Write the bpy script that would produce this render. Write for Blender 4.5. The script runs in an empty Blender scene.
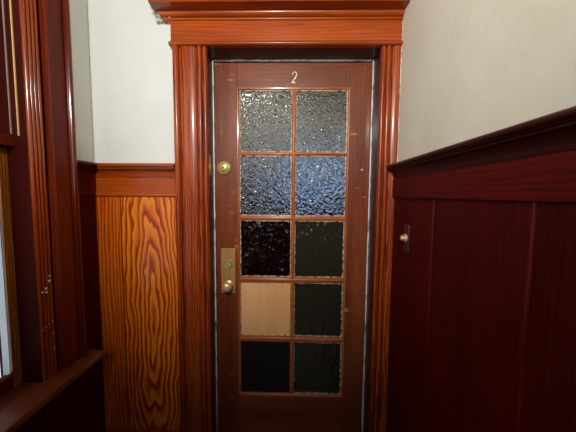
import bpy, bmesh, math, random
from mathutils import Vector, Matrix
random.seed(4)
S = bpy.context.scene
COL = S.collection
R = math.radians

# ------------------------------------------------------------------ mesh helpers
class MB:
    def __init__(s):
        s.bm = bmesh.new()
    def box(s, x0, x1, y0, y1, z0, z1):
        v = [s.bm.verts.new((x, y, z)) for x in (x0, x1) for y in (y0, y1) for z in (z0, z1)]
        for f in ((0,1,3,2),(4,6,7,5),(0,4,5,1),(2,3,7,6),(0,2,6,4),(1,5,7,3)):
            s.bm.faces.new([v[i] for i in f])
        return s
    def sweep(s, prof, p0, p1, out, up, m0=0.0, m1=0.0):
        """closed profile of (out, up) points swept p0->p1; m0/m1 slide each end along the path by m*out (mitres)"""
        p0, p1, out, up = Vector(p0), Vector(p1), Vector(out), Vector(up)
        d = (p1-p0).normalized()
        A = [s.bm.verts.new(p0+out*a+up*b+d*(m0*a)) for a, b in prof]
        B = [s.bm.verts.new(p1+out*a+up*b+d*(m1*a)) for a, b in prof]
        n = len(prof)
        for i in range(n):
            j = (i+1) % n
            s.bm.faces.new((A[i], A[j], B[j], B[i]))
        s.bm.faces.new(A[::-1]); s.bm.faces.new(B)
        return s
    def lathe(s, prof, c, axis, seg=32):
        """prof: (radius, distance along axis)"""
        axis = Vector(axis).normalized(); c = Vector(c)
        t = Vector((0,0,1)) if abs(axis.z) < .9 else Vector((1,0,0))
        u = axis.cross(t).normalized(); w = axis.cross(u)
        rings = []
        for r, h in prof:
            if r < 1e-6: rings.append([s.bm.verts.new(c+axis*h)])
            else: rings.append([s.bm.verts.new(c+axis*h+(u*math.cos(2*math.pi*k/seg)+w*math.sin(2*math.pi*k/seg))*r) for k in range(seg)])
        for a, b in zip(rings, rings[1:]):
            if len(a) == 1 and len(b) == 1: continue
            for k in range(seg):
                l = (k+1) % seg
                if len(a) == 1: s.bm.faces.new((a[0], b[k], b[l]))
                elif len(b) == 1: s.bm.faces.new((a[k], b[0], a[l]))
                else: s.bm.faces.new((a[k], b[k], b[l], a[l]))
        return s
    def tube(s, pts, radii, seg=8, flat=1.0, nrm=None):
        pts = [Vector(p) for p in pts]; rings = []
        for i, p in enumerate(pts):
            d = (pts[min(i+1, len(pts)-1)]-pts[max(i-1, 0)]).normalized()
            n = Vector(nrm or (0,-1,0))
            u = d.cross(n).normalized(); w = n
            r = radii[i] if isinstance(radii, (list, tuple)) else radii
            rings.append([s.bm.verts.new(p+u*math.cos(2*math.pi*k/seg)*r+w*math.sin(2*math.pi*k/seg)*r*flat) for k in range(seg)])
        for a, b in zip(rings, rings[1:]):
            for k in range(seg):
                s.bm.faces.new((a[k], b[k], b[(k+1) % seg], a[(k+1) % seg]))
        s.bm.faces.new(rings[0][::-1]); s.bm.faces.new(rings[-1])
        return s
    def ragged(s, x0, x1, z0, z1, y, th, axis, n=60, jit=.0015, seed=0):
        """thin irregular strip in the XZ plane (a paint or putty edge)"""
        rnd = random.Random(seed); L = (z1-z0) if axis == 'z' else (x1-x0)
        prev = None
        for i in range(n+1):
            t = i/n
            a, b = rnd.uniform(-jit, jit), rnd.uniform(-jit, jit)
            if axis == 'z': q = [(x0+a, z0+L*t), (x1+b, z0+L*t)]
            else: q = [(x0+L*t, z0+a), (x0+L*t, z1+b)]
            ring = [s.bm.verts.new((q[0][0], y, q[0][1])), s.bm.verts.new((q[1][0], y, q[1][1])),
                    s.bm.verts.new((q[1][0], y+th, q[1][1])), s.bm.verts.new((q[0][0], y+th, q[0][1]))]
            if prev:
                for k in range(4): s.bm.faces.new((prev[k], prev[(k+1) % 4], ring[(k+1) % 4], ring[k]))
            else: s.bm.faces.new(ring[::-1])
            prev = ring
        s.bm.faces.new(prev)
        return s
    def build(s, name, m, parent=None, bevel=0, angle=38, seg=2):
        bmesh.ops.recalc_face_normals(s.bm, faces=s.bm.faces[:])
        lo = Vector((1e9,)*3); hi = -lo
        for v in s.bm.verts:
            for k in range(3): lo[k] = min(lo[k], v.co[k]); hi[k] = max(hi[k], v.co[k])
        c = (lo+hi)/2
        for v in s.bm.verts: v.co -= c
        me = bpy.data.meshes.new(name); s.bm.to_mesh(me); s.bm.free()
        me.shade_smooth(); me.set_sharp_from_angle(angle=R(angle))
        me.materials.append(m)
        o = bpy.data.objects.new(name, me); COL.objects.link(o)
        o.location = c
        if parent:
            base = Vector(); p = parent
            while p: base += p.location; p = p.parent
            o.parent = parent; o.location = c-base
        if bevel:
            b = o.modifiers.new('edge', 'BEVEL'); b.width = bevel; b.segments = seg; b.limit_method = 'ANGLE'; b.angle_limit = R(40)
        return o

def empty(name, loc, parent=None):
    o = bpy.data.objects.new(name, None); COL.objects.link(o); o.location = loc; o.empty_display_size = .1
    return o
def tag(o, label=None, cat=None, group=None, kind=None):
    if label: o['label'] = label
    if cat: o['category'] = cat
    if group: o['group'] = group
    if kind: o['kind'] = kind
    return o
def box(x0, x1, y0, y1, z0, z1): return MB().box(x0, x1, y0, y1, z0, z1)

# ------------------------------------------------------------------ materials
def srgb(r, g, b):
    f = lambda c: (c/255)/12.92 if c <= 10 else ((c/255+.055)/1.055)**2.4
    return (f(r), f(g), f(b), 1)
class NT:
    def __init__(s, name):
        s.m = bpy.data.materials.new(name); s.m.use_nodes = True
        s.t = s.m.node_tree; s.b = s.t.nodes['Principled BSDF']
    def n(s, kind, **kw):
        x = s.t.nodes.new(kind)
        for k, v in kw.items():
            if k.startswith('i_'):
                key = k[2:].replace('_', ' ')
                x.inputs[int(key) if key.isdigit() else key].default_value = v
            else: setattr(x, k, v)
        return x
    def l(s, a, b): s.t.links.new(a, b)
    def math(s, op, a, b=None, c=None, clamp=False):
        x = s.n('ShaderNodeMath', operation=op, use_clamp=clamp)
        for i, v in enumerate((a, b, c)):
            if v is None: continue
            if isinstance(v, (int, float)): x.inputs[i].default_value = v
            else: s.l(v, x.inputs[i])
        return x.outputs[0]
    def ramp(s, fac, stops):
        x = s.n('ShaderNodeValToRGB'); cr = x.color_ramp
        while len(cr.elements) < len(stops): cr.elements.new(.5)
        for e, (p, c) in zip(cr.elements, stops):
            e.position = p; e.color = c if isinstance(c, tuple) else (c, c, c, 1)
        s.l(fac, x.inputs[0]); return x.outputs[0]
    def noise(s, vec, scale, detail=3, rough=.5, dist=0):
        x = s.n('ShaderNodeTexNoise', i_Scale=scale, i_Detail=detail, i_Roughness=rough, i_Distortion=dist)
        s.l(vec, x.inputs['Vector']); return x.outputs['Fac']
    def mix(s, fac, a, b):
        x = s.n('ShaderNodeMix', data_type='RGBA')
        if isinstance(fac, (int, float)): x.inputs[0].default_value = fac
        else: s.l(fac, x.inputs[0])
        for i, v in ((6, a), (7, b)):
            if isinstance(v, tuple): x.inputs[i].default_value = v
            else: s.l(v, x.inputs[i])
        return x.outputs[2]
    def scaled(s, vec, sc, off=None):
        x = s.n('ShaderNodeVectorMath', operation='MULTIPLY'); s.l(vec, x.inputs[0]); x.inputs[1].default_value = sc
        if off is None: return x.outputs[0]
        y = s.n('ShaderNodeVectorMath', operation='ADD'); s.l(x.outputs[0], y.inputs[0]); s.l(off, y.inputs[1])
        return y.outputs[0]
    def bump(s, h, strength, dist):
        x = s.n('ShaderNodeBump', i_Strength=strength, i_Distance=dist); s.l(h, x.inputs['Height'])
        s.l(x.outputs[0], s.b.inputs['Normal']); return x

def wood(name, dark, mid, light, axis='Z', flame=0.0, freq=70, rough=.28, fine=.5, chips=0.0, coat=.25, spec=.3, centre=(0, 0), contrast=1.0, scratch=0.0, wild=0.0):
    w = NT(name)
    co = w.n('ShaderNodeTexCoord').outputs['Object']
    rnd = w.n('ShaderNodeObjectInfo').outputs['Random']
    off = w.n('ShaderNodeCombineXYZ')
    r13 = w.math('MULTIPLY', rnd, 13.0)
    for i in range(3): w.l(r13, off.inputs[i])
    sp = w.n('ShaderNodeSeparateXYZ'); w.l(co, sp.inputs[0])
    ax = 'XYZ'.index(axis)
    across = [sp.outputs[i] for i in range(3) if i != ax]; along = sp.outputs[ax]
    st = [1, 1, 1]; st[ax] = .16
    v1 = w.scaled(co, tuple(st), off.outputs[0])
    n1 = w.noise(v1, 7, 3)                       # slow wander of the rings
    n2 = w.noise(v1, 28, 2)
    d1 = w.math('MULTIPLY_ADD', n1, .09, -.045)
    d2 = w.math('MULTIPLY_ADD', n2, .016, -.008)
    a = w.math('ADD', w.math('ADD', across[0], across[1]), -centre[0])
    a = w.math('ADD', a, w.math('ADD', w.math('MULTIPLY', d1, .6), d2))
    if flame:
        z = w.math('MULTIPLY', w.math('ADD', along, -centre[1]), flame)
        z = w.math('ADD', z, d1)
        if wild:
            n3 = w.noise(w.scaled(co, (1, 1, .45), off.outputs[0]), 8, 2)
            n4 = w.noise(w.scaled(co, (1, 1, .22), off.outputs[0]), 34, 2)
            a = w.math('ADD', a, w.math('MULTIPLY_ADD', n3, .07*wild, -.035*wild))
            z = w.math('ADD', z, w.math('MULTIPLY_ADD', n4, .03*wild, -.015*wild))
        r = w.math('SQRT', w.math('ADD', w.math('MULTIPLY', a, a), w.math('MULTIPLY', z, z)))
    else: r = a
    ring = w.math('FRACT', w.math('MULTIPLY', r, freq))      # saw-tooth: soft early wood, hard late-wood line
    g = w.ramp(ring, [(0, .25), (.08, .0), (.45, .55), (.85, 1.0), (1, .3)])
    sf = [230, 230, 230]; sf[ax] = 7
    f = w.noise(w.scaled(co, tuple(sf), off.outputs[0]), 1, 3, .65)
    sb = [9, 9, 9]; sb[ax] = 1.2
    blot = w.noise(w.scaled(co, tuple(sb), off.outputs[0]), 1, 3, .6)
    k = w.math('ADD', w.math('MULTIPLY', g, .55*contrast), w.math('MULTIPLY', f, fine))
    k = w.math('ADD', k, w.math('MULTIPLY_ADD', blot, .7, -.48))
    k = w.math('ADD', k, (1-contrast)*.25)
    c = w.ramp(k, [(.05, dark), (.45, mid), (.9, light)])
    if chips:
        ch = w.ramp(w.noise(w.scaled(co, (1, 1, .8), off.outputs[0]), 150, 2, .5), [(.5, 0.0), (1-.29*1, 0.0), (.735, 1.0)])
        big = w.ramp(w.noise(w.scaled(co, (1, 1, 1), off.outputs[0]), 9, 2), [(.5, 0.0), (.62, 1.0)])
        c = w.mix(w.math('MULTIPLY', w.math('MULTIPLY', ch, big), chips), c, srgb(215, 190, 160))
    if scratch:
        sx = [60, 60, 60]; sx[0] = 9
        sc = w.ramp(w.noise(w.scaled(co, tuple(sx), off.outputs[0]), 1, 2, .6), [(.62, 0.0), (.68, 1.0)])
        big = w.ramp(w.noise(w.scaled(co, (1, 1, 1), off.outputs[0]), 11, 2), [(.52, 0.0), (.66, 1.0)])
        c = w.mix(w.math('MULTIPLY', w.math('MULTIPLY', sc, big), scratch), c, srgb(190, 140, 105))
    w.l(c, w.b.inputs['Base Color'])
    w.b.inputs['Roughness'].default_value = rough
    w.b.inputs['Coat Weight'].default_value = coat
    w.b.inputs['Coat Roughness'].default_value = .12
    w.b.inputs['Specular IOR Level'].default_value = spec
    w.bump(w.math('ADD', w.math('MULTIPLY', f, .5), w.math('MULTIPLY', blot, 1.6)), .25, .002)
    return w.m

def plain(name, col, rough=.5, metal=0, var=.12, scale=40, bump=0.0):
    w = NT(name); co = w.n('ShaderNodeTexCoord').outputs['Object']
    n = w.noise(co, scale, 4, .6)
    c2 = tuple(max(0, x*(1-3*var)) for x in col[:3])+(1,)
    c3 = tuple(min(1, x*(1+var)) for x in col[:3])+(1,)
    w.l(w.ramp(n, [(.25, c2), (.5, col), (.75, c3)]), w.b.inputs['Base Color'])
    w.b.inputs['Roughness'].default_value = rough; w.b.inputs['Metallic'].default_value = metal
    if bump: w.bump(n, bump, .002)
    return w.m

def plaster(name, col, stain):
    w = NT(name); co = w.n('ShaderNodeTexCoord').outputs['Object']
    n = w.noise(co, 3.2, 5, .62); n2 = w.noise(co, 45, 3, .5)
    c = w.mix(w.ramp(n, [(.42, 0.0), (.68, 1.0)]), col, stain)
    w.l(c, w.b.inputs['Base Color']); w.b.inputs['Roughness'].default_value = .75
    w.b.inputs['Specular IOR Level'].default_value = .2
    h = w.math('ADD', w.math('MULTIPLY', n, 2.0), w.math('MULTIPLY', n2, .25))
    w.bump(h, .35, .006)
    return w.m

def hammered_glass(name, tint, strength, scale, dirt=0.0, rough=.03):
    """cast obscure glass: rippled on both faces"""
    w = NT(name); co = w.n('ShaderNodeTexCoord').outputs['Object']
    rnd = w.n('ShaderNodeObjectInfo').outputs['Random']
    off = w.n('ShaderNodeCombineXYZ'); r9 = w.math('MULTIPLY', rnd, 9.0)
    for i in range(3): w.l(r9, off.inputs[i])
    v = w.scaled(co, (1, 1, .8), off.outputs[0])
    vor = w.n('ShaderNodeTexVoronoi', feature='SMOOTH_F1', i_Scale=scale, i_Smoothness=.6)
    nz = w.n('ShaderNodeTexNoise', i_Scale=scale*.6, i_Detail=2); w.l(v, nz.inputs['Vector'])
    ad = w.n('ShaderNodeVectorMath', operation='MULTIPLY_ADD'); w.l(nz.outputs['Color'], ad.inputs[0])
    ad.inputs[1].default_value = (.02, .02, .02); w.l(v, ad.inputs[2]); w.l(ad.outputs[0], vor.inputs['Vector'])
    big = w.noise(v, 12, 2)
    h = w.math('ADD', vor.outputs['Distance'], w.math('MULTIPLY', big, 1.2))
    w.bump(h, strength, .008)
    b = w.b
    b.inputs['Base Color'].default_value = tint; b.inputs['Transmission Weight'].default_value = 1-dirt
    b.inputs['Roughness'].default_value = rough; b.inputs['IOR'].default_value = 1.6
    return w.m

DK = srgb
w_frame  = wood('oiled_red_fir', DK(46,10,2), DK(126,42,10), DK(200,96,36), 'Z', 0, 90, .3, .8, chips=.5, contrast=.7, coat=.12)
w_frameX = wood('oiled_red_fir_across', DK(118,40,3), DK(172,74,12), DK(202,104,24), 'X', 0, 60, .33, .4, contrast=.3, coat=.15)
w_capX   = wood('brown_fir_across', DK(80,22,3), DK(156,64,16), DK(200,98,34), 'X', 0, 90, .25, .5, contrast=.4, coat=.2)
w_crown  = wood('shaded_crown_fir', DK(70,16,5), DK(140,48,16), DK(180,72,26), 'X', 0, 80, .25, .5, contrast=.5)
w_flame  = wood('flame_figured_fir', DK(160,50,3), DK(222,112,18), DK(244,154,42), 'Z', .13, 46, .33, .25, contrast=1.5, centre=(.0, .02), wild=1.0)
w_plain  = wood('plain_sawn_fir', DK(140,40,3), DK(206,94,16), DK(230,130,32), 'Z', .03, 60, .33, .4, contrast=1.0, centre=(.1, .2))
w_dark   = wood('dark_mahogany_stain', DK(40,3,1), DK(78,6,4), DK(100,11,6), 'Z', 0, 60, .5, .5, contrast=.4, coat=.0, spec=.12)
w_darkY  = wood('dark_mahogany_stain_along', DK(44,3,1), DK(92,8,4), DK(120,15,7), 'Y', 0, 60, .5, .5, contrast=.5, coat=.0, spec=.15)
w_railY  = wood('blackened_rail_varnish', DK(26,4,2), DK(56,8,5), DK(80,16,9), 'Y', 0, 60, .4, .5, contrast=.5, coat=.05, spec=.2)
w_win    = wood('dark_window_varnish', DK(48,10,1), DK(104,30,5), DK(136,54,12), 'Z', 0, 80, .42, .55, contrast=.4, coat=.0, spec=.2)
w_winY   = wood('dark_window_varnish_along', DK(56,20,8), DK(118,58,28), DK(150,88,52), 'Y', 0, 80, .35, .55, contrast=.8, coat=.1)
w_jambw  = wood('matt_window_jamb', DK(30,3,1), DK(64,10,2), DK(86,22,5), 'Z', 0, 80, .6, .55, contrast=.5, coat=0, spec=.08)
w_sash   = wood('amber_sash_varnish', DK(70,28,4), DK(140,76,16), DK(186,118,40), 'Z', 0, 110, .25, .6, contrast=.9, coat=.4)
w_door   = wood('worn_door_stain', DK(74,25,8), DK(136,66,36), DK(174,106,70), 'Z', 0, 50, .36, .35, chips=.8, contrast=.12, scratch=.8)
w_doorX  = wood('worn_door_stain_across', DK(84,32,12), DK(142,74,44), DK(178,112,76), 'X', 0, 50, .36, .35, chips=.4, contrast=.12)
w_munt   = wood('muntin_stain', DK(84,30,8), DK(166,88,42), DK(204,134,80), 'X', 0, 120, .3, .6, contrast=.6, coat=.3)
w_ply    = wood('bare_plywood', DK(226,164,108), DK(248,188,130), DK(252,208,158), 'Z', 0, 25, .5, .3, contrast=.1, coat=0)
w_jamb   = wood('dark_jamb_stain', DK(30,6,3), DK(62,16,8), DK(92,32,16), 'Z', 0, 60, .35, .5, contrast=.5, coat=.1)
w_floor  = wood('dark_floor_boards', DK(34,14,8), DK(70,32,18), DK(96,50,30), 'Y', 0, 40, .35, .5, contrast=.6)
m_blackboard = plain('black_painted_board', (.006,.005,.004,1), .5, 0, .2, 30)
m_brass  = plain('aged_brass', (.78,.54,.25,1), .34, .45, .10, 60)
m_brass2 = plain('polished_brass', (.78,.64,.28,1), .26, .6, .08, 60)
m_brass3 = plain('dull_bronze', (.56,.28,.09,1), .45, .3, .13, 60)
m_bronze = plain('blackened_bronze', (.10,.03,.02,1), .42, .3, .15, 60)
m_number = plain('pale_gilt', (.75,.66,.42,1), .4, .3, .08, 90)
m_dark   = plain('keyway_black', (.01,.008,.006,1), .6)
m_plast_far   = plaster('greenish_white_plaster', (.72,.745,.69,1), (.68,.70,.64,1))
m_plast_right = plaster('cream_plaster', (.80,.76,.61,1), (.76,.69,.53,1))
m_plast_left  = plaster('grey_white_plaster', (.90,.91,.85,1), (.88,.89,.82,1))
m_ceil   = wood('ceiling_boards', DK(60,26,14), DK(104,54,32), DK(128,72,46), 'Y', 0, 40, .5, .4, contrast=.4, coat=0)
m_rear   = plaster('brown_rear_plaster', (.34,.29,.22,1), (.30,.25,.18,1))
m_hall   = plain('hall_plaster', (.70,.69,.60,1), .8, 0, .05, 3)
m_white  = plain('white_chipped_paint', (.78,.75,.66,1), .6, 0, .12, 60)
m_wash   = plain('white_siding', (.80,.83,.86,1), .7, 0, .04, 6)
m_greyw  = plain('grey_shutter', (.30,.34,.37,1), .6, 0, .06, 6)
def chipped(name, a, b, scale, lo, hi):
    w = NT(name); co = w.n('ShaderNodeTexCoord').outputs['Object']
    n = w.noise(co, scale, 3, .6)
    w.l(w.ramp(n, [(lo, a), (hi, b)]), w.b.inputs['Base Color']); w.b.inputs['Roughness'].default_value = .55
    return w.m
m_putty  = chipped('crumbling_putty', srgb(60,40,22), srgb(214,204,172), 38, .40, .56)
m_strip  = chipped('worn_weatherstrip', srgb(110,102,94), srgb(238,234,226), 7, .34, .50)
m_cream  = plain('bare_cream_edge', srgb(222,182,112), .45, 0, .1, 50)
m_greyed = plain('bare_grey_edge', srgb(150,140,124), .45, 0, .1, 50)
g_clear  = hammered_glass('rippled_glass', (.86,.88,.84,1), .6, 95)
g_blue   = hammered_glass('bold_rippled_glass', (.84,.88,.93,1), .75, 80)
g_smoky  = hammered_glass('smoky_rippled_glass', (.42,.44,.38,1), .6, 46)
g_smoky.node_tree.nodes['Principled BSDF'].inputs['IOR'].default_value = 1.6
g_film   = hammered_glass('grimy_glass', (.065,.062,.038,1), .4, 40, dirt=.35, rough=.14)
gw = NT('window_glass'); gw.b.inputs['Transmission Weight'].default_value = 1; gw.b.inputs['Roughness'].default_value = 0; gw.b.inputs['IOR'].default_value = 1.45
g_win = gw.m
gh = NT('reflection_blue_glass'); gh.b.inputs['Transmission Weight'].default_value = 1; gh.b.inputs['Roughness'].default_value = 0; gh.b.inputs['Base Color'].default_value = (.27,.38,.55,1)  # blue tint paints in the daylight reflection that colours the door panes
g_hall = gh.m

# ------------------------------------------------------------------ room
XL, XR, YF, YB, ZC = -.99, .49, 1.37, -2.3, 2.95
struct = lambda o, label=None, cat=None: tag(o, label, cat, kind='structure')
struct(box(XL-.45, 1.4, YB-.15, YF+2.9, -.12, 0).build('floor', w_floor), 'dark wooden floor of the small entry hall', 'floor')
struct(box(XL-.45, 1.4, YB-.15, YF+2.9, ZC, ZC+.12).build('ceiling', m_ceil), 'brown boarded ceiling above the entry hall', 'ceiling')
# far wall with the door opening
OX0, OX1, OZ = -.424, .398, 2.112
m = MB(); m.box(XL-.45, OX0-.02, YF, YF+.15, 0, ZC); m.box(OX1+.02, 1.4, YF, YF+.15, 0, ZC); m.box(OX0-.02, OX1+.02, YF, YF+.15, OZ+.02, ZC)
struct(m.build('wall_far', m_plast_far), 'pale greenish white plaster wall around the glazed door', 'wall')
# left wall with the window opening
WY0, WY1, WZ0, WZ1 = .08, 1.003, .66, 2.34
m = MB(); m.box(XL-.15, XL, YB-.15, WY0-.02, 0, ZC); m.box(XL-.15, XL, WY1+.02, YF, 0, ZC)
m.box(XL-.15, XL, WY0-.02, WY1+.02, 0, WZ0-.02); m.box(XL-.15, XL, WY0-.02, WY1+.02, WZ1+.02, ZC)
struct(m.build('wall_left', m_plast_left), 'narrow strip of grey white plaster wall beside the window', 'wall')
wr = struct(box(XR, XR+.15, YB-.15, YF, 0, ZC).build('wall_right', m_plast_right), 'cream plaster wall above the dark red wainscot', 'wall')
# thin scar in the plaster
m = MB(); m.tube([(XR-.0005,.505,1.635),(XR-.0005,.512,1.650),(XR-.0005,.510,1.672)], [.0008,.0022,.0008], 6, .5, (-1,0,0)); m.build('plaster_scar', m_white, wr)
# rear wall with its own window
RX0, RX1, RZ0, RZ1 = -.20, .34, 1.42, 2.25
m = MB(); m.box(XL, RX0, YB-.15, YB, 0, ZC); m.box(RX1, XR, YB-.15, YB, 0, ZC); m.box(RX0, RX1, YB-.15, YB, 0, RZ0); m.box(RX0, RX1, YB-.15, YB, RZ1, ZC)
struct(m.build('wall_rear', m_rear), 'plaster wall behind the viewer', 'wall')
struct(box(XL, XR, YB, YB+.02, 0, 1.28).build('trim_6', w_dark), 'dark wainscot on the wall behind the viewer', 'trim')
w2 = struct(empty('window_2', (0, YB, RZ0)), 'window in the wall behind the viewer', 'window')
m = MB(); m.box(RX0, RX0+.04, YB-.1, YB-.05, RZ0, RZ1); m.box(RX1-.04, RX1, YB-.1, YB-.05, RZ0, RZ1); m.box(RX0, RX1, YB-.1, YB-.05, RZ0, RZ0+.05); m.box(RX0, RX1, YB-.1, YB-.05, RZ1-.05, RZ1); m.box(RX0, RX1, YB-.1, YB-.05, 1.82, 1.85)
m.build('sash', w_win, w2)
# the dim hall seen through the door glass
HX0, HX1, HZ0, HZ1, HY = -.30, .95, 1.30, 1.98, YF+2.75
m = MB(); m.box(XL-.45, XL-.3, YF+.15, YF+2.9, 0, ZC); m.box(1.25, 1.4, YF+.15, YF+2.9, 0, ZC)
m.box(XL-.3, HX0, HY, HY+.15, 0, ZC); m.box(HX1, 1.25, HY, HY+.15, 0, ZC); m.box(HX0, HX1, HY, HY+.15, 0, HZ0); m.box(HX0, HX1, HY, HY+.15, HZ1, ZC)
struct(m.build('wall_hall', m_hall), 'pale hall walls beyond the glazed door', 'wall')
struct(box(XL-.3, 1.25, HY-.02, HY, 0, HZ0-.04).build('trim_7', w_dark), 'dark wainscot at the far end of the hall beyond the door', 'trim')
m = MB(); m.box(XL-.3, XL-.28, YF+.15, HY-.02, 0, 1.10); m.box(1.23, 1.25, YF+.15, HY-.02, 0, 1.10)
struct(m.build('trim_8', w_dark), 'dark wainscot along the hall beyond the door', 'trim')
w3 = struct(empty('added_hall_window', (.32, HY, HZ0)), 'added blue tinted window at the far end of the hall beyond the door', 'window')  # added window, gives the second row of door panes its blue
m = MB(); m.box(HX0, HX0+.04, HY+.03, HY+.08, HZ0, HZ1); m.box(HX1-.04, HX1, HY+.03, HY+.08, HZ0, HZ1); m.box(HX0, HX1, HY+.03, HY+.08, HZ0, HZ0+.05); m.box(HX0, HX1, HY+.03, HY+.08, HZ1-.05, HZ1); m.box(.31, .34, HY+.03, HY+.08, HZ0, HZ1)
m.box(HX0, HX1, HY+.03, HY+.08, 1.62, 1.65); m.box(.02, .05, HY+.03, HY+.08, HZ0, HZ1); m.box(.62, .65, HY+.03, HY+.08, HZ0, HZ1)
m.build('sash', w_dark, w3)
d2 = struct(empty('added_hall_door', (-.78, HY, 0)), 'added dark closed door at the far end of the hall beyond the glazed door', 'door')  # added dark shape, darkens the left of the second pane row
m = box(-1.08, -.52, HY-.05, HY-.021, .01, 1.96); m.build('leaf', w_dark, d2, .002)
MB().lathe([(0,0),(.02,0),(.012,.02),(.026,.04),(.02,.06),(0,.065)], (-.58, HY-.05, .95), (0,-1,0), 20).build('knob', m_brass3, d2)
box(HX0+.03, HX1-.03, HY+.05, HY+.055, HZ0+.04, HZ1-.04).build('pane', g_hall, w3)

# ------------------------------------------------------------------ moulding profiles
def arc(cx, cy, r, a0, a1, n=6, ry=None):
    return [(cx+r*math.cos(R(a0+(a1-a0)*i/n)), cy+(ry or r)*math.sin(R(a0+(a1-a0)*i/n))) for i in range(n+1)]
def casing_profile(width):
    """(out, across) from the opening outwards: nosing bead, band, hollow, broad swell, back band"""
    p = [(0, 0), (.014, 0)] + arc(.014, .010, .010, -90, 90, 8)[1:]
    p += [(.014, .022), (.012, .0235), (.022, .025)] + arc(.022, .034, .006, -80, 80, 6, .009) + [(.021, .045), (.013, .047), (.013, .0495)]
    p += [(.020, .052), (.024, .060), (.027, .075), (.028, .09), (.027, .105), (.024, .120), (.019, .128), (.012, .129), (.012, .1315)]
    p += [(.026, .132)] + arc(.026, .146, .010, -80, 80, 6, .013) + [(.026, .160), (0, .160)]
    if width < .16:
        q = [(a, b) for a, b in p if b < width]
        q.insert(0, None); q = [x for x in q if x]
        q.append((q[-1][0], width)); q.append((0, width)); return q
    return p
rail_prof = ([(0, -.072), (.012, -.072), (.014, -.066), (.016, -.055)] + arc(.040, -.052, .024, 175, 95, 5) +
             [(.038, -.022), (.046, -.022)] + arc(.044, -.011, .009, -80, 80, 6) + [(.042, .0), (0, .0)])

# ------------------------------------------------------------------ door casing
t1 = struct(empty('trim_1', (-.01, 1.37, 0)), 'moulded reddish wood casing with heavy cornice around the glazed door', 'door casing')
m = MB().sweep(casing_profile(.16), (-.417, YF, 0), (-.417, YF, 2.112), (0,-1,0), (-1,0,0)); m.build('side_casing', w_frame, t1)
m = MB().sweep(casing_profile(.086), (.400, YF, 0), (.400, YF, 2.112), (0,-1,0), (1,0,0)); m.build('side_casing', w_frame, t1)
XA, XB = -.583, .488
fil = [(0, 0), (.030, 0)] + arc(.030, .009, .009, -90, 90, 6) + [(.025, .020), (.025, .024), (0, .024)]
m = MB().sweep(fil, (XA-.006, YF, 2.110), (XB, YF, 2.110), (0,-1,0), (0,0,1)); m.build('fillet', w_frameX, t1)
m = box(XA, XB, YF-.025, YF, 2.134, 2.222); m.build('frieze_board', w_frameX, t1)
bed = [(0, 0), (.028, 0)] + arc(.028, .006, .006, -90, 90, 6) + [(.030, .012)] + arc(.030, .031, .019, -90, 0, 6, .019) + [(.050, .031), (0, .031)]
m = MB().sweep(bed, (XA, YF, 2.222), (XB, YF, 2.222), (0,-1,0), (0,0,1), -1, 0)
m.sweep(bed, (XA, YF, 2.222), (XA, YF-.001, 2.222), (-1,0,0), (0,0,1), 0, 1)
m.build('bed_moulding', w_frameX, t1)
cap = [(0, 0), (.108, 0), (.108, .012), (.114, .012)] + arc(.114, .022, .008, -80, 60, 6) + [(.128, .036), (.138, .048), (.142, .066), (.142, .085), (0, .085)]
m = MB().sweep(cap, (XA, YF, 2.252), (XB, YF, 2.252), (0,-1,0), (0,0,1), -.55, 0)
m.sweep([(a*.55, b) for a, b in cap], (XA, YF, 2.252), (XA, YF-.001, 2.252), (-1,0,0), (0,0,1), 0, 1/.55)
m.build('crown_moulding', w_capX, t1)
# plaster and old paint left along the edges
m = MB()
m.ragged(-.5865, -.5825, 2.13, 2.222, YF-.012, .012, 'z', 16, .0016, 3)
m.ragged(XB-.004, XB+.001, 1.57, 2.22, YF-.024, .006, 'z', 60, .0022, 5)
m.build('paint_edge', m_white, t1)
# torn plaster under the cornice end
rnd = random.Random(8); m = MB()
for k in range(9):
    x = -.655+.008*k; h = rnd.uniform(.006, .016)
    m.tube([(x, YF-.030-rnd.uniform(0,.02), 2.246-rnd.uniform(0,.008)), (x+.006, YF-.034, 2.246-h*.6), (x+.013, YF-.03, 2.244-h)], [.003, rnd.uniform(.004,.007), .002], 5, .7)
m.ragged(-.655, -.585, 2.224, 2.232, YF-.02, .02, 'x', 14, .004, 9)
m.build('torn_plaster', plain('crumbled_plaster', (.52,.46,.30,1), .85, 0, .2, 120), t1)

# jamb lining
t2 = struct(empty('trim_2', (-.01, 1.40, 0)), 'dark jamb lining inside the door casing', 'door jamb')
box(OX0-.02, OX0, YF-.002, YF+.17, 0, OZ).build('jamb', w_jamb, t2)
box(OX1, OX1+.02, YF-.002, YF+.17, 0, OZ).build('jamb', w_jamb, t2)
box(OX0-.02, OX1+.02, YF-.002, YF+.17, OZ-.004, OZ+.02).build('head_jamb', w_jamb, t2)
m = MB(); m.ragged(OX0, OX0+.005, 0, 2.100, 1.468, .008, 'z', 70, .0009, 11); m.build('weatherstrip', m_strip, t2)
m = MB(); m.ragged(OX1-.006, OX1-.001, 0, 2.100, 1.468, .008, 'z', 70, .0009, 12); m.build('weatherstrip', m_strip, t2)
m = MB(); m.ragged(OX0, OX1, 2.099, 2.106, 1.468, .008, 'x', 70, .0012, 13); m.build('weatherstrip', m_strip, t2)
m = box(OX0-.001, OX0+.003, 1.385, 1.415, 1.515, 1.615); m.build('strike_plate', m_brass2, t2, .001)
box(OX0, OX1, YF, YF+.15, 0, .012).build('threshold', w_floor, t2)

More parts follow.
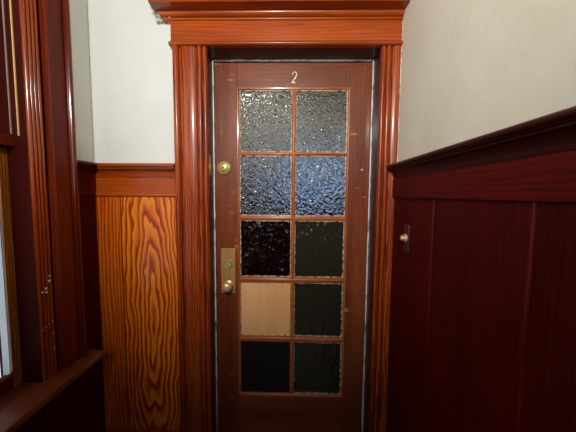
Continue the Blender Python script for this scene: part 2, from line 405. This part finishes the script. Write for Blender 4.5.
# ------------------------------------------------------------------ the door
DY = 1.480
d = struct(empty('door_1', (-.015, DY, .012)), 'worn brown wooden door with ten small glass panes and a brass number 2', 'door')
DX0, DX1, DZ0, DZ1 = -.4185, .3915, .014, 2.096
PX = [(-.288, -.0145), (.0065, .271)]
PZ = [(1.645, 1.960), (1.309, 1.626), (.974, 1.281), (.640, .941), (.306, .606)]
TH = .042
box(DX0, PX[0][0]-.012, DY, DY+TH, DZ0, DZ1).build('stile', w_door, d, .0012)
box(PX[1][1]+.012, DX1, DY, DY+TH, DZ0, DZ1).build('stile', w_door, d, .0012)
box(PX[0][0]-.012, PX[1][1]+.012, DY+.0008, DY+TH, PZ[0][1]+.012, DZ1).build('rail', w_doorX, d, .0008)
box(PX[0][0]-.012, PX[1][1]+.012, DY+.0008, DY+TH, DZ0, PZ[4][0]-.014).build('rail', w_doorX, d, .0008)
# muntins: rounded nose with a rebate
def munt_prof(hw):
    return [(-.03, -.005), (-.012, -.005), (-.012, -hw), (-.006, -hw), (-.005, -hw*.62)] + arc(-.003, 0, .0035, -75, 75, 6, hw*.55) + [(-.005, hw*.62), (-.006, hw), (-.012, hw), (-.012, .005), (-.03, .005)]
xm = (PX[0][1]+PX[1][0])/2
MB().sweep(munt_prof((PX[1][0]-PX[0][1])/2), (xm, DY, PZ[4][0]), (xm, DY, PZ[0][1]), (0,-1,0), (1,0,0)).build('muntin', w_munt, d)
for i in range(4):
    zm = (PZ[i][0]+PZ[i+1][1])/2; hw = (PZ[i][0]-PZ[i+1][1])/2
    MB().sweep(munt_prof(hw), (PX[0][0]-.004, DY+.0006, zm), (PX[1][1]+.004, DY+.0006, zm), (0,-1,0), (0,0,1)).build('muntin', w_munt, d)
# sticking (moulded edge) round the whole glazed field
stick = [(-.03, 0), (-.0005, 0), (-.001, .004), (-.004, .006), (-.006, .0075), (-.007, .0115), (-.012, .012), (-.03, .012)]
gx0, gx1, gz0, gz1 = PX[0][0]-.012, PX[1][1]+.012, PZ[4][0]-.014, PZ[0][1]+.012
m = MB()
m.sweep(stick, (gx0, DY, gz0), (gx0, DY, gz1), (0,-1,0), (1,0,0)); m.sweep(stick, (gx1, DY, gz0), (gx1, DY, gz1), (0,-1,0), (-1,0,0))
m.sweep(stick, (gx0, DY, gz1), (gx1, DY, gz1), (0,-1,0), (0,0,-1)); m.sweep([(a, b*1.15) for a, b in stick], (gx0, DY, gz0), (gx1, DY, gz0), (0,-1,0), (0,0,1))
m.build('glazing_moulding', w_munt, d)
kinds = [[g_clear, g_clear], [g_blue, g_blue], [g_smoky, g_film], [w_ply, g_film], [m_blackboard, g_film]]
labs = {(3,0): 'bare tan plywood pane', (4,0): 'black painted pane', (2,1): 'grimy dark pane', (3,1): 'grimy dark pane', (4,1): 'grimy dark pane'}
for r, (z0, z1) in enumerate(PZ):
    for c, (x0, x1) in enumerate(PX):
        solid = (r, c) in ((3, 0), (4, 0))
        p = box(x0-.002, x1+.002, DY+.012, DY+.018, z0-.002, z1+.002).build('panel' if solid else 'pane', kinds[r][c], d)
        if (r, c) in labs: p['label'] = labs[(r, c)]
        if (r, c) == (4, 0): continue
        m = MB(); j = .0013 if r > 1 else .0009; sd = r*10+c
        wdt = .0030 if not solid else .0018
        m.ragged(x0-.0005, x0+wdt, z0, z1, DY+.0075, .004, 'z', 50, j, sd)
        m.ragged(x1-wdt*(1.5 if c and r > 1 else 1), x1+.0005, z0, z1, DY+.0075, .004, 'z', 50, j, sd+1)
        m.ragged(x0, x1, z0-.0005, z0+wdt*1.3, DY+.0073, .004, 'x', 46, j*1.3, sd+2)
        m.ragged(x0, x1, z1-wdt, z1+.0005, DY+.0073, .004, 'x', 46, j, sd+3)
        m.build('putty', m_putty, p)
# brass number 2: italic, thick and thin strokes
cx, cz, sx, sz = -.0045, 2.021, .0145, .028
P2 = [(-.80,.52),(-.72,.74),(-.40,.95),(.05,1.0),(.48,.90),(.70,.62),(.62,.28),(.30,-.10),(-.15,-.48),(-.58,-.82),(-.72,-.95),(-.40,-.80),(-.05,-.82),(.30,-.95),(.58,-.92),(.78,-.66)]
rr = [.0032,.0028,.0020,.0020,.0026,.0036,.0038,.0034,.0026,.0018,.0016,.0026,.0034,.0036,.0026,.0014]
pts, rad = [], []
for i in range(len(P2)-1):
    for k in range(4):
        t = k/4
        q0, q1, q2, q3 = (Vector(P2[max(0, min(len(P2)-1, i+o))]) for o in (-1, 0, 1, 2))
        q = .5*((2*q1)+(-q0+q2)*t+(2*q0-5*q1+4*q2-q3)*t*t+(-q0+3*q1-3*q2+q3)*t**3)
        pts.append((cx+q.x*sx+q.y*.0035, DY-.002, cz+q.y*sz)); rad.append(rr[i]*(1-t)+rr[i+1]*t)
MB().tube(pts, rad, 8, .8).build('house_number', m_number, d)
# deadbolt
dc = (-.372, DY, 1.560)
db = MB().lathe([(0,0),(.036,0),(.0365,.004),(.034,.010),(.030,.012),(.028,.010),(.024,.012),(.022,.020),(.019,.022),(0,.022)], dc, (0,-1,0), 40).build('deadbolt', m_brass2, d)
m = MB().lathe([(0,.0),(.012,.0),(.0115,.003),(0,.0035)], (dc[0], DY-.021, dc[2]), (0,-1,0), 28); m.build('key_cylinder', m_brass2, db)
m = MB().lathe([(0,0),(.0042,0),(.0040,.001),(0,.0012)], (dc[0], DY-.0245, dc[2]), (0,-1,0), 12); m.box(dc[0]-.0011, dc[0]+.0011, DY-.0256, DY-.0240, dc[2]-.008, dc[2]+.008); m.build('keyhole', m_dark, db)
# mortise plate, cylinder and knob
lp = box(-.393, -.314, DY-.005, DY+.001, .883, 1.130).build('lock_plate', m_brass3, d, .003, seg=3)
kc = (-.354, DY-.005, 1.044)
cy = MB().lathe([(0,0),(.026,0),(.0265,.004),(.023,.008),(.020,.006),(.018,.010),(0,.011)], kc, (0,-1,0), 32).build('key_cylinder', m_brass, lp)
MB().lathe([(.0185,0),(.0205,0),(.0200,.0055),(.0180,.0060),(.0185,0)], (kc[0], kc[1]-.0035, kc[2]), (0,-1,0), 32).build('cylinder_ring', m_dark, lp)
m = MB().box(kc[0]-.0015, kc[0]+.0015, kc[1]-.0122, kc[1]-.0105, kc[2]-.009, kc[2]+.009); m.build('keyhole', m_dark, lp)
MB().lathe([(0,0),(.024,0),(.024,.004),(.014,.008),(.0115,.020),(.013,.026),(.022,.031),(.0265,.038),(.0275,.046),(.025,.054),(.018,.060),(.009,.0625),(0,.063)], (-.352, DY-.004, .930), (0,-1,0), 40).build('knob', m_brass, lp)
for sxp, szp in ((-.385,1.118),(-.322,1.118),(-.385,.895),(-.322,.895)):
    MB().lathe([(0,0),(.0045,0),(.004,.002),(0,.0025)], (sxp, DY-.0048, szp), (0,-1,0), 12).build('screw', m_brass3, lp)
MB().lathe([(0,0),(.006,0),(.0055,.0025),(0,.003)], (.355, DY, 1.554), (0,-1,0), 14).build('screw', m_brass2, d)
# scuffs and gouges in the right stile's paint are in the stain itself

# ------------------------------------------------------------------ wainscot left of the door
t3 = struct(empty('trim_3', (-.79, YF, 0)), 'orange fir wainscot with flame grain between the door casing and the corner', 'wainscot')
WX0, WX1 = -.985, -.577
FY = YF-.012
bprof = lambda w: [(0, 0), (.008, 0), (.012, .004), (.012, w-.004), (.008, w), (0, w)]
def boardX(x0, x1, z0, z1, mat):
    return MB().sweep(bprof(x1-x0), (x0, YF, z0), (x0, YF, z1), (0,-1,0), (1,0,0)).build('board', mat, t3)
boardX(WX0, -.864, .17, 1.412, w_plain)
boardX(-.859, WX1, .17, 1.412, w_flame)
box(-.864, -.859, YF-.003, YF, .17, 1.412).build('groove', m_dark, t3)
MB().sweep([(0,0),(.020,0),(.024,.003),(.024,.010),(.022,.014),(.020,.016),(.020,.088),(0,.088)], (WX0, YF, 1.407), (WX1, YF, 1.407), (0,-1,0), (0,0,1)).build('frieze_rail', w_frameX, t3)
MB().sweep(rail_prof, (XL, YF, 1.566), (WX1+.004, YF, 1.566), (0,-1,0), (0,0,1), 1, 0).build('chair_rail', w_capX, t3)

t4 = struct(empty('trim_4', (XR, .4, 0)), 'dark red stained wainscot running along the cream wall', 'wainscot')
def boardR(y0, y1):
    w = y1-y0; bp = [(0, 0), (.006, 0), (.008, .003), (.010, .009), (.010, w-.009), (.008, w-.003), (.006, w), (0, w)]
    return MB().sweep(bp, (XR, y0, .16), (XR, y0, 1.414), (-1,0,0), (0,1,0)).build('board', w_dark, t4)
ys = [1.37, .966, .566, .166, -.234, -.634, -1.034, -1.434, -1.834, YB+.02]
for a, b in zip(ys[1:], ys[:-1]): boardR(a, b-.002)
mw = wood('red_batten_stain', DK(56,6,3), DK(92,13,7), DK(116,24,12), 'Z', 0, 60, .3, .5, contrast=.5, coat=.2)  # battens slightly lighter and redder than the boards
for yb in ys[1:-1]:
    MB().sweep([(0,-.006),(.010,-.006)]+arc(.010,0,.003,-80,80,5,.0035)+[(.010,.006),(0,.006)], (XR, yb-.001, .16), (XR, yb-.001, 1.414), (-1,0,0), (0,1,0)).build('batten', mw, t4)
MB().sweep([(0,0),(.017,0),(.020,.003),(.020,.088),(0,.088)], (XR, YB+.02, 1.410), (XR, YF, 1.410), (-1,0,0), (0,0,1)).build('frieze_rail', w_darkY, t4)
MB().sweep(rail_prof, (XR, YB+.02, 1.566), (XR, YF-.025, 1.566), (-1,0,0), (0,0,1)).build('chair_rail', w_railY, t4)

t5 = struct(empty('trim_5', (XL, 1.3, 0)), 'dark wainscot in the corner beside and below the window', 'wainscot')
MB().sweep(bprof(.17), (XL, 1.185, .16), (XL, 1.185, 1.412), (1,0,0), (0,1,0)).build('board', w_dark, t5)
MB().sweep([(0,0),(.017,0),(.020,.003),(.020,.088),(0,.088)], (XL, 1.18, 1.410), (XL, YF-.012, 1.410), (1,0,0), (0,0,1)).build('frieze_rail', w_darkY, t5)
MB().sweep(rail_prof, (XL, 1.18, 1.566), (XL, YF, 1.566), (1,0,0), (0,0,1), 0, -1).build('chair_rail', w_darkY, t5)
for a, b in ((1.02, 1.18), (.60, 1.015), (.18, .595), (-.24, .175)):
    MB().sweep(bprof(b-a), (XL, a, .16), (XL, a, .655), (1,0,0), (0,1,0)).build('board', w_dark, t5)
MB().sweep(bprof(2.04), (XL, YB+.02, .16), (XL, YB+.02, 1.28), (1,0,0), (0,1,0)).build('board', w_dark, t5)

base_prof = [(0,0),(.022,0),(.022,.150)]+arc(.014,.160,.010,-30,90,6)+[(.012,.182),(0,.185)]
struct(MB().sweep(base_prof, (XL+.02, YF-.002, 0), (WX1, YF-.002, 0), (0,-1,0), (0,0,1)).build('baseboard_far', w_capX), 'red brown baseboard with rounded cap left of the door', 'baseboard')
struct(MB().sweep(base_prof, (XR-.002, YB, 0), (XR-.002, YF-.03, 0), (-1,0,0), (0,0,1)).build('baseboard_right', w_darkY), 'dark baseboard under the dark red wainscot', 'baseboard')
struct(MB().sweep(base_prof, (XL+.002, YB, 0), (XL+.002, YF-.02, 0), (1,0,0), (0,0,1)).build('baseboard_left', w_darkY), 'dark baseboard under the window', 'baseboard')

# ------------------------------------------------------------------ left window
wn = struct(empty('window_1', (XL, .54, .69)), 'dark varnished sash window with reeded casing and a deep stool', 'window')
wz0, wz1 = .690, 2.34
w_band   = wood('glossy_band_varnish', DK(46,9,1), DK(98,26,5), DK(130,48,12), 'Z', 0, 80, .18, .4, contrast=.3, coat=.8)
w_reed   = wood('glossy_reed_varnish', DK(70,20,3), DK(150,60,14), DK(190,98,34), 'Z', 0, 80, .2, .5, contrast=.4, coat=.6)
def reed(b0, w, a, h): return arc(a, b0+w/2, h, -80, 80, 6, w/2)
def wcas(s):
    p = [(0, 0), (.025, 0)]
    for k in range(4): p += reed(.002+k*.0155, .0140, .024, .009); p += [(.020, .002+(k+1)*.0155-.0008)]
    return p + [(.014, .066), (0, .066)]
def wflat():
    p = [(0, .065), (.014, .065), (.014, .074), (.044, .076), (.050, .082), (.050, .152), (.046, .155), (.046, .158), (0, .158)]
    return p
def wband(): return [(0, .1575), (.056, .1575)] + arc(.058, .170, .009, -80, 80, 8, .011) + [(.050, .183), (0, .183)]
MB().sweep(wcas(1), (XL, WY1, wz0), (XL, WY1, wz1+.18), (1,0,0), (0,1,0)).build('reeded_moulding', w_reed, wn)
MB().sweep(wflat(), (XL, WY1, wz0), (XL, WY1, wz1+.18), (1,0,0), (0,1,0)).build('side_casing', w_win, wn)
MB().sweep(wband(), (XL, WY1, wz0), (XL, WY1, wz1+.18), (1,0,0), (0,1,0)).build('back_band', w_band, wn)
MB().sweep(wcas(1), (XL, WY0, wz0), (XL, WY0, wz1+.18), (1,0,0), (0,-1,0)).build('reeded_moulding', w_reed, wn)
MB().sweep(wflat(), (XL, WY0, wz0), (XL, WY0, wz1+.18), (1,0,0), (0,-1,0)).build('side_casing', w_win, wn)
MB().sweep(wband(), (XL, WY0, wz0), (XL, WY0, wz1+.18), (1,0,0), (0,-1,0)).build('back_band', w_band, wn)
MB().sweep([(0,0),(.024,0),(.05,.09),(.05,.18),(0,.18)], (XL, WY0, wz1), (XL, WY1, wz1), (1,0,0), (0,0,1)).build('head_casing', w_winY, wn)
for y0, y1 in ((WY1, WY1+.02), (WY0-.02, WY0)):
    box(XL-.14, XL+.0, y0, y1, wz0-.03, wz1).build('jamb', w_jambw, wn)
box(XL-.14, XL, WY0, WY1, wz1, wz1+.02).build('head_jamb', w_win, wn)
box(XL-.16, XL, WY0, WY1, .655, .690).build('sill', w_winY, wn)
box(XL, XL+.024, WY1-.0015, WY1+.002, wz0, wz1).build('jamb_edge', w_jambw, wn)
# pale worn edges of the sash channel, above the lower sash
for yy in (WY1-.004,):
    m = MB().ragged(0,0,0,0,0,0,'z',1) if False else MB().box(-.9965, -.9925, yy, WY1, 1.625, wz1); m.build('channel_edge', m_cream, wn)
    MB().box(-1.0235, -1.0205, yy, WY1, 1.632, wz1).build('channel_edge', m_greyed, wn)
# stool with rounded nose
sp = [(0, 0), (.0, -.030), (.108, -.030)] + arc(.108, -.015, .006, -90, 90, 6, .015) + [(.104, 0)]
st = MB().sweep(sp, (XL, -.10, .690), (XL, 1.232, .690), (1,0,0), (0,0,1)).build('stool', w_winY, wn)
MB().sweep([(0,0),(.016,0),(.026,.03),(.030,.05),(0,.05)], (XL+.012, -.08, .610), (XL+.012, 1.20, .610), (1,0,0), (0,0,1)).build('apron', w_darkY, wn)
# sashes
SX0, SX1 = -1.076, -1.042
ls = MB().box(SX0, SX1, WY1-.034, WY1, .690, 1.612).build('stile', w_sash, wn, .002)
MB().box(SX0, SX1, WY0, WY0+.034, .690, 1.612).build('stile', w_sash, wn, .002)
MB().box(SX0, SX1, WY0+.034, WY1-.034, .690, .742).build('bottom_rail', w_win, wn, .002)
MB().sweep([(0,0),(.004,0),(.004,.003),(.0,.012)], (SX1, WY0+.03, .742), (SX1, WY1-.03, .742), (1,0,0), (0,0,1)).build('glazing_bead', w_sash, wn)
MB().box(SX0-.03, SX1+.030, WY0, WY1, 1.585, 1.622).build('meeting_rail', w_win, wn, .002)
MB().box(SX1-.010, SX1-.006, WY0+.03, WY1-.03, .738, 1.59).build('pane', g_win, wn)
MB().box(SX0-.004, SX1-.012, WY1-.0355, WY1-.002, .738, 1.59).build('stile_paint', m_wash, wn)['label'] = 'white painted outer edge'
for y0, y1 in ((WY1-.034, WY1), (WY0, WY0+.034)): MB().box(SX0-.04, SX0-.004, y0, y1, 1.60, wz1).build('stile', w_win, wn, .002)
MB().box(SX0-.04, SX0-.004, WY0, WY1, wz1-.05, wz1).build('top_rail', w_win, wn, .002)
MB().box(SX0-.024, SX0-.019, WY0+.03, WY1-.03, 1.60, wz1-.04).build('pane', g_win, wn)
# chipped varnish on the reeds
rnd = random.Random(21); m = MB()
for (px, pz, r) in ((1.018,1.040,.006),(1.034,1.050,.008),(1.035,1.035,.006),(1.050,1.075,.008),(1.052,1.095,.005),(1.010,.895,.003),(1.024,.900,.0035),(1.038,.905,.003),(1.053,.910,.004),(1.054,.86,.004),(1.055,.80,.0035)):
    r *= 1.35; m.lathe([(0,.0),(r*.5,.0),(r*.45,.0015),(0,.002)], (XL+.0318, px, pz), (1,0,0), 7)
m.build('chipped_spot', m_white, wn)

# house seen through the window
nh = tag(empty('neighbouring_house', (-4.2, 3.2, -.6)), 'white house with grey window glimpsed through the sash window', 'house')
box(-4.6, -4.2, -1, 7.5, -.6, 5).build('wall', m_wash, nh)
box(-4.2, -4.12, 2.9, 3.1, -.6, 5).build('corner_board', m_wash, nh)
box(-4.2, -4.15, 3.3, 3.9, .0, 1.9).build('shutter', m_greyw, nh)
box(-4.2, -4.0, 2.4, 4.8, -.45, -.3).build('ledge', m_greyw, nh)

# ------------------------------------------------------------------ bell push on the dark wainscot
bp_ = tag(empty('bell_push', (XR-.010, 1.165, 1.24)), 'small brass bell push on a narrow plate on the dark red wainscot', 'bell push')
X0 = XR-.0105
m = box(X0-.006, X0, 1.146, 1.196, 1.186, 1.298); m.build('back_plate', m_bronze, bp_, .003, seg=3)
MB().lathe([(0,0),(.018,0),(.0185,.004),(.015,.007),(.012,.011),(.0125,.016),(.011,.021),(.007,.024),(0,.025)], (X0-.005, 1.172, 1.243), (-1,0,0), 28).build('button', m_brass, bp_)
for zz in (1.288, 1.196): MB().lathe([(0,0),(.004,0),(.003,.002),(0,.0022)], (X0-.0055, 1.171, zz), (-1,0,0), 10).build('screw', m_dark, bp_)

# ------------------------------------------------------------------ added spotlight behind the viewer; its cone edge keeps lower walls dark
LX, LY, LZ = -.22, -1.00, 2.32
AIM = Vector((.0, 1, .07)).normalized()
lamp = tag(empty('added_spotlight', (LX, LY, ZC)), 'added bronze spotlight hanging from the ceiling behind the viewer', 'lamp')
MB().lathe([(0,-.16),(.03,-.155),(.05,-.13),(.058,-.06),(.070,.02),(.072,.02),(.066,.02),(.054,-.06),(.040,-.10),(0,-.12)], (LX, LY, LZ), AIM, 32).build('shade', m_brass3, lamp)
MB().lathe([(0,.05),(.008,.05),(.008,ZC-LZ-.02),(.05,ZC-LZ-.02),(.05,ZC-LZ),(0,ZC-LZ)], (LX, LY-.08, LZ), (0,0,1), 16).build('stem', m_brass3, lamp)

# ------------------------------------------------------------------ lights
def light(name, kind, loc, power, col, **kw):
    l = bpy.data.lights.new(name, kind); l.energy = power; l.color = col
    for k, v in kw.items():
        if k != 'rot': setattr(l, k, v)
    o = bpy.data.objects.new(name, l); COL.objects.link(o); o.location = loc
    if 'rot' in kw: o.rotation_euler = kw['rot']
    return o
sl = light('added_spot', 'SPOT', (LX+AIM.x*.03, LY+AIM.y*.03, LZ+AIM.z*.03), 188, (1, .98, .93), shadow_soft_size=.05, spot_size=R(94), spot_blend=.8)  # unseen source, added; soft cone fades out low on the walls
sl.rotation_euler = AIM.to_track_quat('-Z', 'Y').to_euler()
light('rear_daylight', 'AREA', ((RX0+RX1)/2, YB-.02, (RZ0+RZ1)/2), 3.2, (.80, .90, 1), shape='RECTANGLE', size=RX1-RX0-.08, size_y=RZ1-RZ0-.1, rot=(R(90), 0, 0))
light('hall_fill_light', 'POINT', (-.5, YF+1.3, 2.6), 15, (1, .97, .90), shadow_soft_size=.08)  # added fill without a fixture, brightens the door glass from behind
light('side_daylight', 'AREA', (XL+.004, .45, 1.95), 4.0, (.98, .98, 1), shape='RECTANGLE', size=.62, size_y=.72, rot=(0, R(-90), 0))

W = bpy.data.worlds.new('sky'); S.world = W; W.use_nodes = True
bg = W.node_tree.nodes['Background']; bg.inputs[0].default_value = (.80, .90, 1, 1); bg.inputs[1].default_value = 1.5

# ------------------------------------------------------------------ camera
cam = bpy.data.cameras.new('camera'); co = bpy.data.objects.new('camera', cam); COL.objects.link(co)
cam.sensor_fit = 'HORIZONTAL'; cam.sensor_width = 36; cam.lens = 278/576*36; cam.clip_start = .02
co.matrix_world = Matrix(((0.999734761, -0.009812010, 0.020835814, 0), (0.021516436, 0.075307525, -0.996928192, 0), (0.008212775, 0.997112081, 0.075498670, 1.42), (0, 0, 0, 1)))
S.camera = co
S.view_settings.view_transform = 'Standard'; S.view_settings.look = 'None'; S.view_settings.exposure = 0; S.view_settings.gamma = 1
S.cycles.use_denoising = True
S.cycles.max_bounces = 12; S.cycles.transmission_bounces = 8; S.cycles.glossy_bounces = 6; S.cycles.diffuse_bounces = 3
